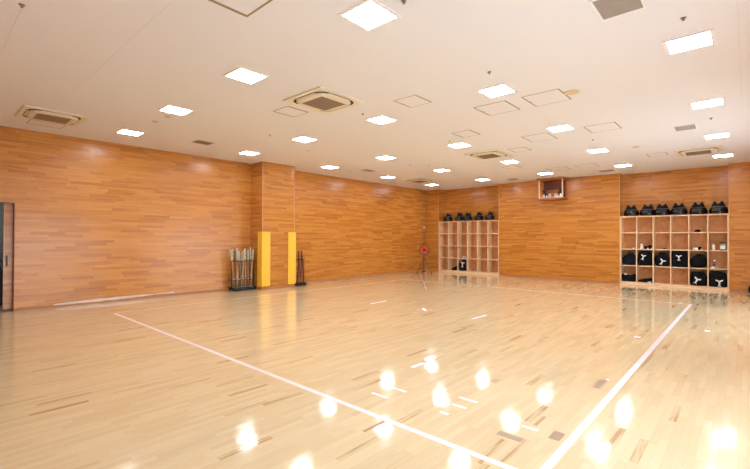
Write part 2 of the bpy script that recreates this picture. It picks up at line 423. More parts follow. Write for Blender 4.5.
vent(-6.45, 14.75, .36, .40, 'small air vent close to the middle of the back wall', 'grille_grey')
vent(-3.37, 14.85, .44, .40, 'small air vent close to the back wall right of the altar shelf', 'grille_grey')
vent(-9.15, 9.80, .30, .46, 'thin brown air vent near the left wall beyond the pillar', 'grille_grey')
def disc(x, y, r, lab, name='ceiling_speaker', cat='speaker', m='beige'):
    t = thing(name, lab, cat, (x, y, H))
    bm = B(); lathe(bm, [(r, 0), (r, -.008), (r*.9, -.014), (.01, -.016)], n=28); link('cover', bm, m, t)
    bm = B(); torus(bm, r*.97, .004, Matrix.Translation((0, 0, -.008))); link('rim', bm, 'ac', t)
disc(-1.95, 6.55, .11, 'round beige ceiling speaker beside the near pair of hatches')
disc(-1.98, 11.48, .08, 'small round beige ceiling speaker far back left of the grey vent')
for x, y, lab in ((-8.36, 3.0, 'small oblong detector left of the lamp near the left wall'), (-7.83, 3.03, 'small oblong detector touching the lamp near the left wall'), (-8.22, 6.56, 'small round detector near the ceiling above the pillar'), (-8.22, 11.3, 'small detector in front of the far left air conditioner')):
    disc(x, y, .055, lab, 'smoke_detector', 'detector', 'beige')
SPR = [(-7.59, 5.03, 'above and beyond the left lamps, in front of the pillar'), (-5.05, 5.26, 'beyond the large central air conditioner'),
 (-2.53, 5.04, 'in front of the bright lamp near the near pair of hatches'), (-.47, 5.08, 'in front of the big lamp at the right edge'),
 (-7.53, 9.89, 'near the left wall beyond the pillar'), (-5.0, 8.03, 'beside the lamp at the room centre'), (-2.54, 9.99, 'between the two lamps before the altar shelf'),
 (-.49, 9.62, 'between the two far lamps of the rightmost row'), (-9.69, 9.49, 'closest to the left wall beyond the pillar'), (-2.36, 3.0, 'at the top edge right of the nearest lamp'),
 (-5.10, .64, 'at the top left of the picture, on the ceiling joint'), (-7.10, 10.26, 'just in front of the lamp in the far left'), (-7.53, 12.4, 'small and far in front of the left shelf')]
sp0 = None
for x, y, w in SPR:
    lab = 'tiny metal sprinkler head ' + w
    if sp0 is None:
        sp0 = thing('sprinkler_head', lab, 'sprinkler', (x, y, H), 0, 'sprinkler heads')
        bm = B(); lathe(bm, [(.027, 0), (.025, -.005), (.011, -.007)], n=16); link('plate', bm, 'metal_small', sp0)
        bm = B(); tube(bm, [(0, 0, -.006), (0, 0, -.022)], .007, 8); lathe(bm, [(.015, -.022), (.015, -.026)], n=12); link('nozzle', bm, 'metal_small', sp0)
    else: dup(sp0, (x, y, H), 0, lab)

# ------------------------------------------------------------------ court lines and tape marks
def flat(name, m, x0, x1, y0, y1, lab, cat, rot=0, h=.0012, group=None):
    cx, cy = (x0+x1)/2, (y0+y1)/2
    bm = B(); box(bm, x0-cx, x1-cx, y0-cy, y1-cy, 0, h); o = link(name, bm, m); o.location = (cx, cy, 0); o.rotation_euler = (0, 0, rot)
    return tag(o, lab, cat, group)
flat('court_line', 'line', -9.26, -.955, 2.578, 2.634, 'long white court line running from the left towards the bottom of the picture', 'court line')
flat('court_line', 'line', -1.012, -.955, 2.635, 11.99, 'white court line receding on the right towards the right cubby shelf', 'court line')
flat('court_line', 'line_pale', -9.30, -1.013, 11.90, 11.95, 'faint pale court line across the far end before the back wall', 'court line')
flat('court_line', 'line_pale', -9.32, -9.28, 2.66, 11.89, 'faint pale court line along the left wall', 'court line')
TP = [(-3.835, -3.79, 6.93, 7.49, 'white starting-line tape right of the centre cross'), (-6.43, -6.39, 6.95, 7.5, 'faint white starting-line tape left of the centre cross'),
 (-2.93, -2.87, 3.86, 4.09, 'short white tape beside the farthest lamp reflection'), (-2.71, -2.51, 2.945, 2.985, 'white tape piece near the long white line, leftmost of the cluster'),
 (-2.67, -2.48, 3.185, 3.225, 'white tape piece behind the leftmost one of the cluster'), (-1.99, -1.85, 3.235, 3.275, 'white tape piece of the central pair, nearer the camera'),
 (-2.03, -1.84, 3.42, 3.46, 'white tape piece of the central pair, farther from the camera'), (-1.98, -1.90, 3.02, 3.06, 'tiny faint white tape piece nearest the long white line'),
 (-1.35, -1.22, 3.24, 3.28, 'white tape piece beside the red-brown scuff near the right line'), (-1.13, -1.10, 4.93, 4.97, 'tiny white tape chip at the end of the grey-brown patch'),
 (-1.30, -1.22, 7.36, 7.44, 'tiny white tape dot left of the receding line'), (-.53, -.46, 8.62, 8.72, 'tiny white tape dot right of the receding line'),
 (-1.22, -1.14, 12.02, 12.08, 'tiny white tape dot near the far corner of the court')]
for a, b, c, d, lab in TP: flat('tape_mark', 'tape', a, b, c, d, lab, 'tape mark', group='white tape marks on the floor')
t = thing('center_mark', 'small white tape cross in the centre of the court', 'court mark', (-5.06, 7.16, 0))
bm = B(); box(bm, -.17, .17, -.018, .018, 0, .0012, Matrix.Rotation(.75, 4, 'Z')); link('cross_strip', bm, 'line_pale', t)
bm = B(); box(bm, -.16, .16, -.03, .03, .0012, .0022, Matrix.Rotation(2.35, 4, 'Z')); link('cross_strip', bm, 'tape', t)
for a, b, c, d, m, lab, r in ((-1.44, -1.25, 2.99, 3.06, 'patch', 'grey-brown tape patch lying lengthwise among the lamp reflections', 0), (-1.125, -1.045, 3.20, 3.35, 'patch', 'square grey-brown tape patch beside the receding white line', 0),
        (-1.175, -1.11, 4.60, 4.92, 'patch', 'oblong grey-brown tape patch beside the receding line, farther away', 0), (-2.23, -2.20, 2.33, 2.57, 'patch_red', 'thin red-brown board scuff crossing in front of the long white line', 0),
        (-1.29, -1.262, 3.34, 3.56, 'patch_red', 'thin red-brown board scuff near the square patch', 0), (-2.02, -1.95, 4.05, 4.16, 'patch', 'small grey patch inside a lamp reflection', 0),
        (-.94, -.915, 5.75, 6.6, 'patch_red', 'long red-brown board scuff hugging the receding line', 0), (-10.63, -10.40, 1.415, 1.435, 'black_metal', 'short dark mark on the floor by the left doorway', .0)):
    flat('floor_patch', m, a, b, c, d, lab, 'floor mark', r)

# ------------------------------------------------------------------ yellow corner pads on the pillar
def pad(yc, sgn_y, lab):
    t = thing('corner_pad', lab, 'corner pad', (PX, yc, .09), 0, 'yellow pillar pads')
    th, l, h = .035, .25, 1.58
    # L-shaped section around the corner; outside of the pillar is +x and sgn_y
    def P(a): return [(x, y*sgn_y) for x, y in a]
    g = .004
    bm = B(); prism(bm, P([(g, -l), (th, -l), (th, th), (-.20, th), (-.20, g), (g, g)]), 0, h); link('foam_pad', bm, 'pad', t, .006)
    for z in (.06, .52, 1.0, h-.09):
        bm = B(); prism(bm, P([(0.0, -l*.6), (g+.002, -l*.6), (g+.002, -.02), (0.0, -.02)]), z, z+.04); link('strap', bm, 'black_cloth', t)
pad(PY0, -1, 'tall yellow corner pad on the near corner of the pillar, beside the crowded sword stand')
pad(PY1, 1, 'tall yellow corner pad on the far corner of the pillar, beside the small stand')

# ------------------------------------------------------------------ sword stands
def stand(lab, loc, L, D):
    t = thing('sword_stand', lab, 'sword stand', loc)
    bm = B(); ring_sq(bm, D/2, D/2-.02, .02, .10, L/2, L/2-.02); box(bm, -D/2, D/2, -L/2, L/2, .02, .035); link('base_tray', bm, 'black_metal', t)
    for s in (-1, 1):
        bm = B(); tube(bm, [(0, s*(L/2-.012), .03), (0, s*(L/2-.012), .84)], .012); link('upright', bm, 'black_metal', t)
        for q in (-1, 1):
            bm = B(); lathe(bm, [(.018, 0), (.018, .02)], (q*(D/2-.03), s*(L/2-.03), 0), 12); link('foot', bm, 'black_metal', t)
    bm = B()
    for q in (-1, 1): tube(bm, [(q*D*.33, -L/2, .83), (q*D*.33, L/2, .83)], .008)
    for s in (-1, 0, 1): tube(bm, [(-D*.33, s*L/2, .83), (D*.33, s*L/2, .83)], .008)
    link('top_rail', bm, 'black_metal', t)
    bm = B()
    for q in (-1, 1): tube(bm, [(q*D*.33, -L/2, .30), (q*D*.33, L/2, .30)], .006)
    for s in (-1, 1): tube(bm, [(-D*.33, s*L/2, .30), (D*.33, s*L/2, .30)], .006)
    link('lower_rail', bm, 'black_metal', t)
    return t
S1 = (-10.76, 6.255)
stand('black metal sword stand crowded with bamboo swords, left of the pillar', (*S1, 0), .70, .27)
def shinai(tie, blade):
    t = thing('bamboo_sword', 'x', 'bamboo sword')
    bm = B(); tube(bm, [(0,0,0), (0,0,.07)], [.016, .018]); link('tip_cap', bm, 'leather', t)
    bm = B()
    for a in range(4):
        dx, dy = .008*math.cos(a*PI/2+PI/4), .008*math.sin(a*PI/2+PI/4)
        tube(bm, [(dx, dy, .065), (dx*1.3, dy*1.3, .4), (dx*1.5, dy*1.5, .84)], [.009, .012, .0135], 8)
    link('bamboo_blade', bm, blade, t)
    bm = B(); tube(bm, [(0,0,tie), (0,0,tie+.05)], .0255); link('leather_tie', bm, 'leather', t)
    bm = B(); tube(bm, [(0,0,.80), (0,0,.92), (0,0,1.10), (0,0,1.115)], [.024, .023, .020, .014]); link('grip', bm, 'leather', t)
    return t
random.seed(11)
protoA, protoB = shinai(.26, 'bamboo'), shinai(.33, 'bamboo_pale')
names = ['leftmost bamboo sword leaning out of the crowded stand', 'second bamboo sword from the left in the crowded stand']
NSH = 18; k = 0
for rrow in range(2):
    for c in range(NSH//2):
        src = protoA if (k % 2 == 0) else protoB
        ly = -.275 + c*.0685 + random.uniform(-.006, .006)
        bx, by = (-.055 if rrow else .055) + random.uniform(-.01, .01), ly
        ty = max(-.33, min(.29, ly + random.uniform(-.10, .08))) - (.10 if c == 0 and rrow == 0 else 0)
        ty = ty if not (c == 0 and rrow == 0) else -.40
        tx = bx + random.uniform(-.025, .02)
        # lean between the base point and the top point
        ordn = ['first', 'second', 'third', 'fourth', 'fifth', 'sixth', 'seventh', 'eighth', 'ninth'][c]
        lab = 'bamboo sword, %s from the left, %s row of the crowded stand' % (ordn, 'back' if rrow else 'front')
        base = Vector((S1[0]+bx, S1[1]+by, .036)); top = Vector((S1[0]+tx, S1[1]+ty, 1.1))
        dirv = (top - base).normalized()
        o = src if k < 2 else dup(src, base, 0, lab)
        o.location = base; o.rotation_mode = 'QUATERNION'; o.rotation_quaternion = Vector((0,0,1)).rotation_difference(dirv)
        o.scale.z = random.uniform(.95, 1.05)
        o['label'] = lab; o['group'] = 'bamboo swords in the crowded stand'
        k += 1
S2 = (-10.45, 8.04)
stand('small black sword stand with a few dark swords behind the far yellow pad', (*S2, 0), .36, .24)
def bokuto():
    t = thing('wooden_sword', 'x', 'wooden sword')
    bm = B(); tube(bm, [(0,0,0), (.012,0,.25), (.015,0,.5), (.008,0,.78)], [.010, .017, .018, .019], 10); link('blade', bm, 'oak_dark', t)
    bm = B(); tube(bm, [(.008,0,.78), (0,0,.92), (-.012,0,1.06)], [.022, .021, .020], 10); link('grip', bm, 'oak_dark', t)
    bm = B(); lathe(bm, [(.034, .775), (.034, .783)], (.008, 0, 0), 16); link('guard', bm, 'black_metal', t)
    return t
bk = bokuto()
for n, (bx, by, tx, ty) in enumerate(((.05, -.10, .03, -.05), (-.05, -.07, -.04, .01), (.05, .0, .06, -.10), (-.05, .06, -.02, .10), (.05, .10, .04, .05))):
    base = Vector((S2[0]+bx, S2[1]+by, .036)); top = Vector((S2[0]+tx, S2[1]+ty, 1.1))
    lab = 'dark reddish wooden sword, %s from the left in the small stand behind the pad' % ['first', 'second', 'third', 'fourth', 'fifth'][n]
    o = bk if n == 0 else dup(bk, base, 0, lab)
    o.location = base; o.rotation_mode = 'QUATERNION'; o.rotation_quaternion = Vector((0,0,1)).rotation_difference((top-base).normalized())
    o['label'] = lab; o['group'] = 'wooden swords in the small stand'

# ------------------------------------------------------------------ fan on tripod in the far left corner
FX, FY = -10.50, 14.82
t = thing('tripod_fan', 'orange-bladed round fan on a dark tripod in the far left corner', 'fan', (FX, FY, 0), math.atan2(.670, .742))
# local +x = screen right, -y = towards the camera
for a in (210, 330, 90):
    c, s = math.cos(math.radians(a)), math.sin(math.radians(a))
    bm = B(); tube(bm, [(.03*c, .03*s, .62), (.36*c, .36*s, .02)], [.014, .012]); lg = link('leg', bm, 'fan_metal', t)
    bm = B(); lathe(bm, [(.022, 0), (.022, .03), (.014, .04)], (.36*c, .36*s, 0), 12); link('rubber_foot', bm, 'black_metal', lg)
bm = B(); tube(bm, [(0, 0, .40), (0, 0, .80)], .016); lathe(bm, [(.04, .58), (.045, .62), (.03, .66)], n=14); link('center_pole', bm, 'fan_metal', t)
bm = B()
for a in (210, 330, 90):
    c, s = math.cos(math.radians(a)), math.sin(math.radians(a)); tube(bm, [(0, 0, .42), (.19*c, .19*s, .33)], .006)
link('leg_brace', bm, 'fan_metal', t)
zc = .985
Rf = Matrix.Translation((0, -.03, zc)) @ Matrix.Rotation(PI/2, 4, 'X')
bm = B(); tube(bm, [(0, .02, zc), (0, .12, zc), (0, .16, zc)], [.07, .07, .04], 18); box(bm, -.03, .03, -.0, .05, .78, .93); link('motor', bm, 'fan_metal', t)
bm = B()
for R_, y_ in ((.215, -.02), (.215, -.10), (.15, -.115), (.08, -.12), (.20, .03)):
    torus(bm, R_, .012 if R_ > .2 else .002, Matrix.Translation((0, y_, zc)) @ Matrix.Rotation(PI/2, 4, 'X'), 32, 6)
for q in range(16):
    a = q*PI/8; c, s = math.cos(a), math.sin(a)
    tube(bm, [(.215*c, -.02, zc+.215*s), (.215*c, -.10, zc+.215*s), (.12*c, -.118, zc+.12*s), (.03*c, -.12, zc+.03*s)], .0018, 5)
    tube(bm, [(.215*c, -.02, zc+.215*s), (.20*c, .03, zc+.20*s), (.06*c, .035, zc+.06*s)], .003, 5)
link('guard', bm, 'fan_metal', t)
for q in range(4):
    a0 = q*PI/2 + .25; bm = B(); rs = []
    for r_, w_ in ((.04, .5), (.10, .58), (.16, .55), (.19, .40)):
        rs.append([Vector((r_*math.cos(a0+u*w_), -.045 + .022*u + dy, zc + r_*math.sin(a0+u*w_))) for u, dy in ((-1, 0), (0, 0), (1, 0), (1, .004), (0, .004), (-1, .004))])
    rings(bm, rs); link('blade', bm, 'orange', t)
bm = B(); lathe(bm, [(.04, 0), (.04, .03), (.02, .045)], (0, 0, 0), 16, mtx=Matrix.Translation((0, -.02, zc)) @ Matrix.Rotation(PI/2, 4, 'X')); link('hub', bm, 'black_metal', t)
t = thing('signal_pole', 'thin dark upright pole with a white ball on top behind the orange fan', 'pole', (FX-.36, FY+.51, 0))
bm = B(); tube(bm, [(0, 0, .02), (0, 0, 1.94)], .013); link('pole', bm, 'oak_dark', t)
bm = B(); lathe(bm, [(.09, 0), (.09, .012), (.02, .03)], n=20); link('base', bm, 'black_metal', t)
bm = B(); lathe(bm, [(.012, -.055), (.04, -.035), (.052, 0), (.04, .035), (.012, .052)], (0, 0, 1.985), 16); link('ball', bm, 'white', t)
bm = B(); tube(bm, [(-10.35, 14.35, .008), (-9.9, 13.75, .008), (-9.35, 13.05, .008), (-8.8, 12.35, .008), (-8.3, 11.7, .008), (-7.85, 11.1, .008), (-7.43, 10.55, .008), (-7.05, 10.05, .008)], .012, 8)
tag(link('power_cord', bm, 'line_pale'), 'pale cord curving over the floor from the fan towards the camera', 'cord')

# ------------------------------------------------------------------ cubby shelves
ZL = [.10, .64, 1.18, 1.72, 2.252]
def cubby(lab, x0, x1):
    W = x1 - x0; t = thing('cubby_shelf', lab, 'shelf', (x0, YB, 0)); D = .40; T = .028; cw = (W - T) / 6
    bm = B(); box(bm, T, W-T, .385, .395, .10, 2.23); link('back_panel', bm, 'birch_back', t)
    for i in range(7):
        bm = B(); box(bm, i*cw, i*cw+T, 0.0, .384, .085 if 0 < i < 6 else 0, 2.224); link('side_panel' if i in (0, 6) else 'divider', bm, 'birch', t)
    for z in ZL[:4]:
        for i in range(6):
            bm = B(); box(bm, i*cw+T, (i+1)*cw, .004, .384, z-.028, z); link('shelf_board', bm, 'birch', t)
    bm = B(); box(bm, 0, W, -.004, .392, 2.224, 2.252); link('top_board', bm, 'birch', t)
    bm = B(); box(bm, T, W-T, .0, .02, 0, .078); link('plinth', bm, 'birch', t)
    return x0, cw
g = .004
c1 = cubby('tall light wood cubby shelf almost empty in the left alcove of the back wall', A1[0]+g, A1[1]-g)
c2 = cubby('tall light wood cubby shelf full of bags in the right alcove of the back wall', A2[0]+g, A2[1]-g)
def cx(c, i, f=.5): return c[0] + .028 + (c[1]-.028)*f + i*c[1]

# ------------------------------------------------------------------ kendo chest protectors on top of the shelves
def chest():
    t = thing('chest_protector', 'x', 'chest protector')
    def shell(z0, z1, th0, th1, a, b, prof, top=None, th=.012, nz=10, nt=30):
        bm = B(); fr = []
        for j in range(nz+1):
            row = []
            for i in range(nt+1):
                u = i/nt; w = th0 + (th1-th0)*u; v = j/nz
                zt = z1 if top is None else top(u)
                z = z0 + (zt-z0)*v; s = prof((z-z0)/(max(z1, zt)-z0))
                row.append((w, z, s))
            fr.append(row)
        def P(w, z, s, d): return Vector(((a*s-d)*math.sin(w), -(b*s-d)*math.cos(w) + .06, z))
        O = [[bm.verts.new(P(*q, 0)) for q in r] for r in fr]; I = [[bm.verts.new(P(*q, th)) for q in r] for r in fr]
        for j in range(nz):
            for i in range(nt):
                f = bm.faces.new((O[j][i], O[j][i+1], O[j+1][i+1], O[j+1][i])); f.smooth = True
                f = bm.faces.new((I[j][i], I[j+1][i], I[j+1][i+1], I[j][i+1])); f.smooth = True
        for i in range(nt):
            bm.faces.new((O[0][i], I[0][i], I[0][i+1], O[0][i+1])); bm.faces.new((O[nz][i], O[nz][i+1], I[nz][i+1], I[nz][i]))
        for j in range(nz):
            bm.faces.new((O[j][0], O[j+1][0], I[j+1][0], I[j][0])); bm.faces.new((O[j][nt], I[j][nt], I[j+1][nt], O[j+1][nt]))
        return bm
    bowl = lambda v: .90 + .12*math.sin(PI*min(1, v*.9+.12)) - .17*max(0, v-.6)/.4*max(0, v-.6)
    link('lacquered_bowl', shell(0, .215, -1.75, 1.75, .215, .19, bowl), 'lacquer', t)
    def top(u):
        x = abs(u-.5)*2      # 0 centre .. 1 side
        if x < .5: return .295 + .085*(x/.5)**1.2
        return .38 - .13*((x-.5)/.5)**1.4
    link('chest_plate', shell(.20, .38, -1.2, 1.2, .195, .178, lambda v: .93 - .24*v, top, nt=36), 'stitched', t)
    bm = shell(.203, .222, -1.08, 1.08, .2, .183, lambda v: .955, th=.01, nz=2); link('stitched_band', bm, 'stitch', t)
    for s in (-1, 1):
        bm = B(); tube(bm, [(s*.12, -.075, .36), (s*.10, .02, .375), (s*.05, .08, .33), (s*.02, .10, .2), (s*.06, .06, .03), (s*.1, -.0, .012)], .008, 8); link('shoulder_cord', bm, 'navy_cloth', t)
    bm = B(); tube(bm, [(-.185, .09, .05), (-.06, .12, .04), (.08, .12, .05), (.19, .085, .06)], .008, 8); link('waist_cord', bm, 'navy_cloth', t)
    return t
ch = chest(); Z2 = 2.252
first = True
def px_place(x, y, rz, lab, grp):
    global first
    if first: ch.location = (x, y, Z2); ch.rotation_euler = (0, 0, rz); ch['label'] = lab; ch['group'] = grp; first = False
    else: dup(ch, (x, y, Z2), rz, lab, grp)
on = ['leftmost', 'second from the left', 'third from the left', 'fourth from the left', 'fifth from the left', 'rightmost']
for i, (dx, rz) in enumerate(((.055, .12), (.065, .22), (.0, .15), (-.03, .08), (0, .1), (.01, -.03))):
    px_place(cx(c2, i) + dx, YB+.15, rz, 'black lacquered chest protector on the right shelf, %s of six' % on[i], 'chest protectors on the right shelf')
on5 = on[:4] + ['rightmost']
for i, x in enumerate((-9.93, -9.37, -8.96, -8.42, -7.92)):
    px_place(x, YB+.19, 1.25 + .1*math.sin(i*2.3), 'black chest protector on the left shelf, turned sideways, %s' % on5[i], 'chest protectors on the left shelf')

# ------------------------------------------------------------------ bags and cloths in the cubbies
def emblem(parent, x, z, s, rot, y, mirror=1):
    """white spread-winged T-shaped mark"""
    bm = B(); Mx = Matrix.Translation((x, y, z)) @ Matrix.Rotation(PI/2, 4, 'X') @ Matrix.Rotation(rot, 4, 'Z') @ Matrix.Diagonal((s, s, s, 1))
    prism(bm, [(-.42,.5), (-.38,.34), (-.2,.26), (-.05,.22), (.05,.22), (.2,.26), (.38,.34), (.42,.5), (.24,.5), (.06,.38), (-.06,.38), (-.24,.5)], -.02, .0, Mx)
    prism(bm, [(-.11,.24), (.12,.24), (.09,-.1), (.16,-.32), (.27,-.46), (-.25,-.46), (-.14,-.30), (-.08,-.1)], -.02, .0, Mx)
    o = link('emblem', bm, 'white_print', parent); o['label'] = 'white winged T-shaped emblem'
    return o
def bag(c, col, row, lab, rx, ry, h, e, seed, top=None, emb=None, dx=0, m='black_cloth', cat='bag', name='kit_bag', handle=True, lump=.02, y=.17):
    t = thing(name, lab, cat, (cx(c, col)+dx, YB+y, ZL[row]))
    bm = B(); blob(bm, rx, ry, h, e, e, lump, seed, top=top); body = link('body', bm, m, t)
    if handle:
        bm = B(); zt = h*(top(0, 0) if top else 1)
        tube(bm, [(-.07, -.03, zt-.03), (-.05, -.035, zt+.012), (.04, -.035, zt+.016), (.08, -.03, zt-.03)], .009, 8); link('handle', bm, m, t)
    if emb:
        ex, ez, es, er = emb
        ye = -ry - lump*.9
        o = emblem(t, ex, ez, es, er, ye)
        # press the print onto the cloth
        sw = o.modifiers.new('wrap', 'SHRINKWRAP'); sw.target = body; sw.wrap_method = 'PROJECT'; sw.use_project_y = True
        sw.use_project_z = False; sw.use_positive_direction = True; sw.use_negative_direction = True; sw.offset = .003; sw.wrap_mode = 'ABOVE_SURFACE'
    return t
flatl = lambda x, y: 1.0
# rows counted from the bottom: 0 bottom .. 3 top
bag(c2, 0, 1, 'dark lumpy cloth bundle in the leftmost cubby, second row up, right shelf', .205, .15, .42, .5, 1, lambda x, y: .85+.15*math.sin(x*3+1.2), m='navy_cloth')
bag(c2, 1, 1, 'black kit bag with tilted white emblem, second column of the right shelf', .208, .15, .47, .35, 2, lambda x, y: .92+.08*math.cos(x*2), (-.05, .27, .17, -.25))
bag(c2, 2, 1, 'black slumped kit bag with low slanting white emblem, third column of the right shelf', .205, .15, .44, .5, 3, lambda x, y: .85+.15*math.cos(x*2.4), (.0, .13, .19, -.45))
bag(c2, 3, 1, 'square black kit bag filling its cubby with upright white emblem, right shelf', .208, .16, .51, .14, 4, None, (-.02, .28, .18, 0), handle=False, lump=.006)
bag(c2, 4, 1, 'plain black dome-shaped bag in the fifth column of the right shelf', .208, .15, .40, .75, 5, lambda x, y: 1-.18*max(0, -x))
bag(c2, 0, 0, 'folded black cloth with a white corner in the bottom left cubby of the right shelf', .205, .15, .27, .4, 6, lambda x, y: .75+.25*abs(x), handle=False)
bag(c2, 1, 0, 'low heap of black cloth in the bottom row, second column of the right shelf', .19, .14, .16, .6, 7, lambda x, y: .75+.25*x, handle=False, cat='cloth', name='cloth_heap')
bag(c2, 4, 0, 'black kit bag with slanting white emblem at lower left, bottom row beside the corner one', .20, .15, .46, .45, 8, lambda x, y: .88-.14*x*abs(x), (-.06, .14, .21, -.45), dx=.01)
bag(c2, 5, 0, 'black kit bag with low upright white emblem in the bottom right corner cubby', .208, .16, .47, .22, 9, lambda x, y: .92-.05*x, (.03, .11, .21, 0))
bag(c1, 1, 0, 'black cloth slumped in a wedge in the bottom row of the left shelf', .17, .14, .26, .7, 10, lambda x, y: .55+.45*x, dx=.02, handle=False, cat='cloth', name='cloth_heap')
bag(c1, 2, 0, 'black kit bag with white emblem, the only bag in the left shelf', .185, .15, .47, .35, 11, lambda x, y: .95+.05*x, (.0, .27, .24, -.12))
def smallcloth(c, col, row, lab, pts, m, dx, dy=.08, rx=.05, ry=.04, h=.03, name='cloth_scrap', cat='cloth', seed=1):
    bm = B(); blob(bm, rx, ry, h, .7, .7, .006, seed, 18, 10); o = link(name, bm, m); o.location = (cx(c, col)+dx, YB+dy, ZL[row]); tag(o, lab, cat); return o
# black cap
t = thing('cap', 'small black cap alone in the top row of the right shelf', 'cap', (cx(c2, 4)-.02, YB+.14, ZL[3]))
bm = B(); lathe(bm, [(.08, 0), (.082, .03), (.065, .06), (.03, .078), (.006, .082)], n=22); link('crown', bm, 'black_cloth', t)
bm = B(); lathe(bm, [(.014, .078), (.012, .09)], n=10); link('button', bm, 'black_cloth', t)
bm = B(); rings(bm, [[Vector((.105*math.sin(a)*1.0, -.03-.105*math.cos(a), z)) for a in [(-1.1+2.2*q/12) for q in range(13)]] + [Vector((.075*math.sin(a), -.075*math.cos(a)+.01, z+.004)) for a in [(1.1-2.2*q/12) for q in range(13)]] for z in (.002, .010)]); link('brim', bm, 'black_cloth', t)
def bottle(c, col, row, lab, dx, h=.19, r=.034, body='white', cap='black_metal', label=None, dy=.10):
    t = thing('drink_bottle', lab, 'bottle', (cx(c, col)+dx, YB+dy, ZL[row]))
    bm = B(); lathe(bm, [(r*.9, 0), (r, .01), (r, h*.62), (r*.9, h*.72), (r*.42, h*.84), (r*.42, h*.86)], n=20); link('body', bm, body, t)
    bm = B(); lathe(bm, [(r*.5, h*.86), (r*.5, h), (r*.3, h*1.01)], n=16); link('cap', bm, cap, t)
    if label:
        bm = B(); lathe(bm, [(r*1.02, h*.3), (r*1.02, h*.58)], n=20, cap=False); link('label_band', bm, label, t)
bottle(c2, 1, 2, 'white bottle with black cap in the second column, third row up, right shelf', -.10, .215, .036)
bottle(c2, 5, 2, 'white bottle with greenish cap in the rightmost column beside a jar', -.10, .20, .040, cap='greenish')
bottle(c2, 5, 1, 'clear water bottle with blue label in the rightmost column', -.08, .25, .038, 'clear', 'white', 'blue')
t = thing('storage_jar', 'greenish clear jar of white packets in the rightmost column of the right shelf', 'jar', (cx(c2, 5)+.11, YB+.11, ZL[2]))
bm = B(); lathe(bm, [(.07, 0), (.085, .015), (.088, .17), (.075, .20)], n=22); link('body', bm, 'greenish', t)
bm = B(); lathe(bm, [(.078, .20), (.078, .225), (.06, .235)], n=22); link('lid', bm, 'green', t)
for q in range(3):
    bm = B(); box(bm, -.02, .02, -.094, -.084, 0, .10, Matrix.Translation((-.035+.035*q, .0, .035+.01*(q%2)))); link('packet', bm, 'white', t)
def carton(c, col, row, lab, dx, w, d, h, m, lidm, dy=.07, rz=0.0, name='small_box', cat='box'):
    t = thing(name, lab, cat, (cx(c, col)+dx, YB+dy, ZL[row]), rz)
    bm = B(); box(bm, -w/2, w/2, -d/2, d/2, 0, h*.8); link('tray', bm, m, t, .003)
    bm = B(); box(bm, -w/2-.002, w/2+.002, -d/2-.002, d/2+.002, h*.8, h); link('lid', bm, lidm, t, .003)
carton(c2, 5, 1, 'small white box beside the water bottle in the rightmost column', -.115, .09, .06, .05, 'white', 'white', .045)
carton(c2, 4, 2, 'blue and white packet lying in the fifth column, third row up', -.07, .11, .09, .09, 'white', 'blue', .09, .15)
def glove(c, col, row, lab, dx, m, seed, w=.055, h=.075, dy=.1):
    h *= 1.3
    t = thing('folded_glove', lab, 'glove', (cx(c, col)+dx, YB+dy, ZL[row]))
    bm = B(); blob(bm, w, .05, h, .7, .7, .01, seed, 18, 10); link('hand', bm, m, t)
    bm = B(); lathe(bm, [(.022, 0), (.026, .03), (.024, .045)], (w*.9, -.02, 0), 14); link('cuff', bm, 'white', t)
glove(c2, 4, 2, 'small black case beside the blue and white packet', .02, 'black_cloth', 3)
glove(c2, 1, 2, 'dark folded glove right of the white bottle', .02, 'navy_cloth', 5, .06, .08)
glove(c2, 1, 2, 'dark folded glove at the right side of the white bottle cubby', .13, 'black_cloth', 6, .05, .10)
smallcloth(c2, 2, 2, 'tiny grey and white object in the third column, third row up', None, 'stitch', .07, name='small_pouch', cat='pouch', h=.045)
smallcloth(c2, 0, 2, 'tiny white object in the leftmost column, third row up', None, 'white', .12, name='small_pouch', cat='pouch', rx=.03, h=.035)
smallcloth(c2, 0, 0, 'white cloth corner lying on the folded black cloth at bottom left', None, 'white', -.08, .0, .05, .02, .05, name='white_towel', cat='towel').location = (cx(c2, 0)-.10, YB+.07, ZL[0]+.21)
smallcloth(c2, 1, 0, 'white towel end hanging from the low black heap in the bottom row', None, 'white', .12, .03, .05, .03, .04, name='white_towel', cat='towel')
smallcloth(c1, 2, 1, 'pinkish white bundle above the only bag in the left shelf', None, 'white_cloth', .02, .09, .08, .05, .11, name='white_towel', cat='towel')
# black object on the floor at the right edge
t = thing('kit_bag', 'black bag on the floor at the right edge before the back wall', 'bag', (.24, YB-.22, 0))
bm = B(); blob(bm, .24, .14, .22, .5, .5, .02, 21); link('body', bm, 'black_cloth', t)
bm = B(); tube(bm, [(-.1, 0, .19), (-.07, 0, .25), (.07, 0, .25), (.1, 0, .19)], .01, 8); link('handle', bm, 'black_cloth', t)

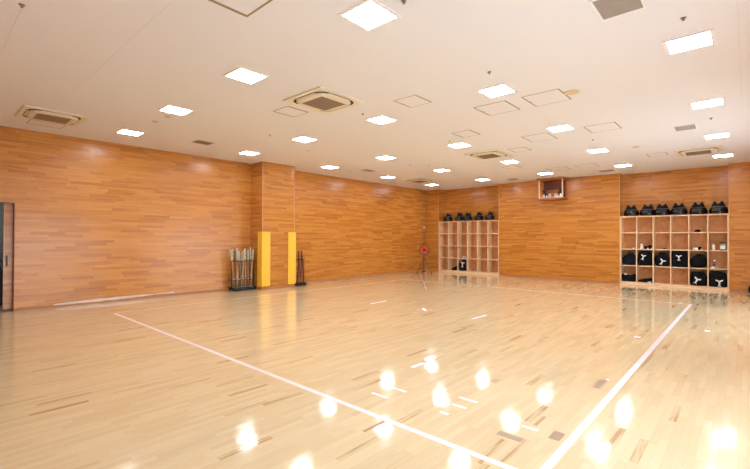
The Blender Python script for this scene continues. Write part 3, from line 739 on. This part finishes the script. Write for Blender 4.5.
# ------------------------------------------------------------------ altar shelf under the ceiling
KX0, KX1, KY0 = -5.70, -4.85, 15.26
t = thing('altar_shelf', 'open wooden altar shelf hung under the ceiling on the back wall', 'shelf', (KX0, KY0, 2.93))
W, D, HH = KX1-KX0, YB-KY0, H-2.93
bm = B(); box(bm, -.03, W+.03, -.02, D, 0, .04); link('bottom_board', bm, 'kami_wood', t)
bm = B(); box(bm, -.06, W+.02, -.02, D, HH-.07, HH); link('top_board', bm, 'kami_wood', t)
for x in (0, W-.035):
    bm = B(); box(bm, x, x+.035, 0, .035, .04, HH-.07); link('post', bm, 'birch', t)
    bm = B(); box(bm, x, x+.035, D-.035, D, .04, HH-.07); link('post', bm, 'kami_wood', t)
bm = B(); box(bm, .035, W-.035, D-.012, D, .04, HH-.07); link('back_panel', bm, 'oak_dark', t)
bm = B(); box(bm, .035, W-.035, .0, .03, .04, .062); link('front_lip', bm, 'birch', t)
ZK = 2.97
t = thing('miniature_shrine', 'light wood miniature shrine in the middle of the altar shelf', 'shrine', (-5.26, 15.50, ZK))
bm = B(); box(bm, -.20, .20, -.09, .10, 0, .035); link('base', bm, 'shrine_wood', t)
bm = B(); box(bm, -.17, .17, -.06, .09, .035, .20); link('body', bm, 'shrine_wood', t)
for s in (-1, 0, 1):
    bm = B(); box(bm, s*.105-.04, s*.105+.04, -.068, -.06, .05, .17); dd = link('door', bm, 'white' if s else 'kami_wood', t)
    bm = B(); box(bm, s*.105-.006, s*.105+.006, -.076, -.068, .09, .12); link('knob', bm, 'black_metal', dd)
bm = B(); prism(bm, [(-.14, .19), (.15, .19), (0, .29)], -.23, .23, Matrix(((0,0,1,0),(1,0,0,0),(0,1,0,0),(0,0,0,1)))); link('roof', bm, 'kami_wood', t)
bm = B()
for s in (-1, 1): tube(bm, [(s*.15, -.10, .28), (s*.15, .08, .28)], .008, 8)
tube(bm, [(-.23, 0, .292), (.23, 0, .292)], .012, 8); link('ridge', bm, 'shrine_wood', t)
def vase(x, lab):
    t = thing('altar_vase', lab, 'vase', (x, 15.40, ZK))
    bm = B(); lathe(bm, [(.03, 0), (.045, .03), (.05, .07), (.028, .11), (.022, .14), (.03, .155)], n=18); link('vase_body', bm, 'white', t)
    bm = B(); rnd = random.Random(int(x*100))
    for q in range(34):
        a, r_, z = rnd.uniform(0, 2*PI), rnd.uniform(.01, .085), rnd.uniform(.17, .33)
        Mx = Matrix.Translation((r_*math.cos(a), r_*math.sin(a), z)) @ Matrix.Rotation(a, 4, 'Z') @ Matrix.Rotation(rnd.uniform(-1, 1), 4, 'Y')
        prism(bm, [(-.03, 0), (-.01, .014), (.02, .012), (.035, 0), (.02, -.012), (-.01, -.014)], 0, .0015, Mx)
    for q in range(5): tube(bm, [(0, 0, .12), (.03*math.cos(q*1.3), .03*math.sin(q*1.3), .3)], .003, 5)
    link('leaf_sprig', bm, 'green', t)
vase(-5.56, 'white vase with dark green sprig at the left of the altar shelf')
vase(-4.97, 'white vase with dark green sprig at the right of the altar shelf')
for n, (x, w) in enumerate(((-5.44, 'left'), (-5.06, 'right'))):
    t = thing('offering_jar', 'small white lidded offering jar on the altar shelf, %s of the shrine' % w, 'jar', (x, 15.35, ZK))
    bm = B(); lathe(bm, [(.022, 0), (.035, .03), (.037, .06), (.025, .085)], n=18); link('body', bm, 'white', t)
    bm = B(); lathe(bm, [(.028, .085), (.02, .10), (.006, .108), (.008, .118)], n=16); link('lid', bm, 'white', t)

# ------------------------------------------------------------------ daylight
w = bpy.data.worlds.new('World'); bpy.context.scene.world = w; w.use_nodes = True
bg = w.node_tree.nodes['Background']; bg.inputs['Color'].default_value = (.80, .90, 1.0, 1); bg.inputs['Strength'].default_value = 6.6
wn_, wl_ = w.node_tree.nodes, w.node_tree.links    # bright hazy horizon, darker ground below it
tc = wn_.new('ShaderNodeTexCoord'); sx = wn_.new('ShaderNodeSeparateXYZ'); rp = wn_.new('ShaderNodeValToRGB'); mr = wn_.new('ShaderNodeMapRange')
wl_.new(tc.outputs['Generated'], sx.inputs[0]); wl_.new(sx.outputs['Z'], mr.inputs['Value']); mr.inputs['From Min'].default_value = -1; mr.inputs['From Max'].default_value = 1
wl_.new(mr.outputs['Result'], rp.inputs['Fac']); wl_.new(rp.outputs['Color'], bg.inputs['Color'])
rp.color_ramp.elements[0].position = .42; rp.color_ramp.elements[0].color = (.52, .63, .76, 1)
rp.color_ramp.elements[1].position = .475; rp.color_ramp.elements[1].color = (.84, .93, 1, 1)
for a, b in WINS:       # portals guide the sampling of the sky through each window
    l = bpy.data.lights.new('portal', 'AREA'); l.shape = 'RECTANGLE'; l.size = WZ1-WZ0; l.size_y = b-a; l.cycles.is_portal = True
    o = bpy.data.objects.new('window_portal', l); C.objects.link(o); o.location = (XR+.16, (a+b)/2, (WZ0+WZ1)/2); o.rotation_euler = (0, PI/2, 0)


# ------------------------------------------------------------------ camera and view
cam = bpy.data.cameras.new('camera'); co = bpy.data.objects.new('camera', cam); C.objects.link(co)
cam.sensor_width = 36; cam.lens = 412.86 / 750 * 36; cam.clip_start = .05
Rt = Vector((0.7420281, 0.67035804, 0.00379497)); F = Vector((-0.67036189, 0.74198291, 0.00873428)); U = Vector((0.00303929, -0.00902509, 0.99995465))
co.matrix_world = Matrix(((Rt.x, U.x, -F.x, 0), (Rt.y, U.y, -F.y, 0), (Rt.z, U.z, -F.z, 1.5), (0, 0, 0, 1)))
S = bpy.context.scene; S.camera = co
S.view_settings.view_transform = 'Standard'; S.view_settings.look = 'None'; S.view_settings.gamma = 1; S.view_settings.use_curve_mapping = False
S.view_settings.exposure = 0.40
S.cycles.max_bounces = 12; S.cycles.diffuse_bounces = 8; S.cycles.glossy_bounces = 6; S.cycles.sample_clamp_indirect = 8
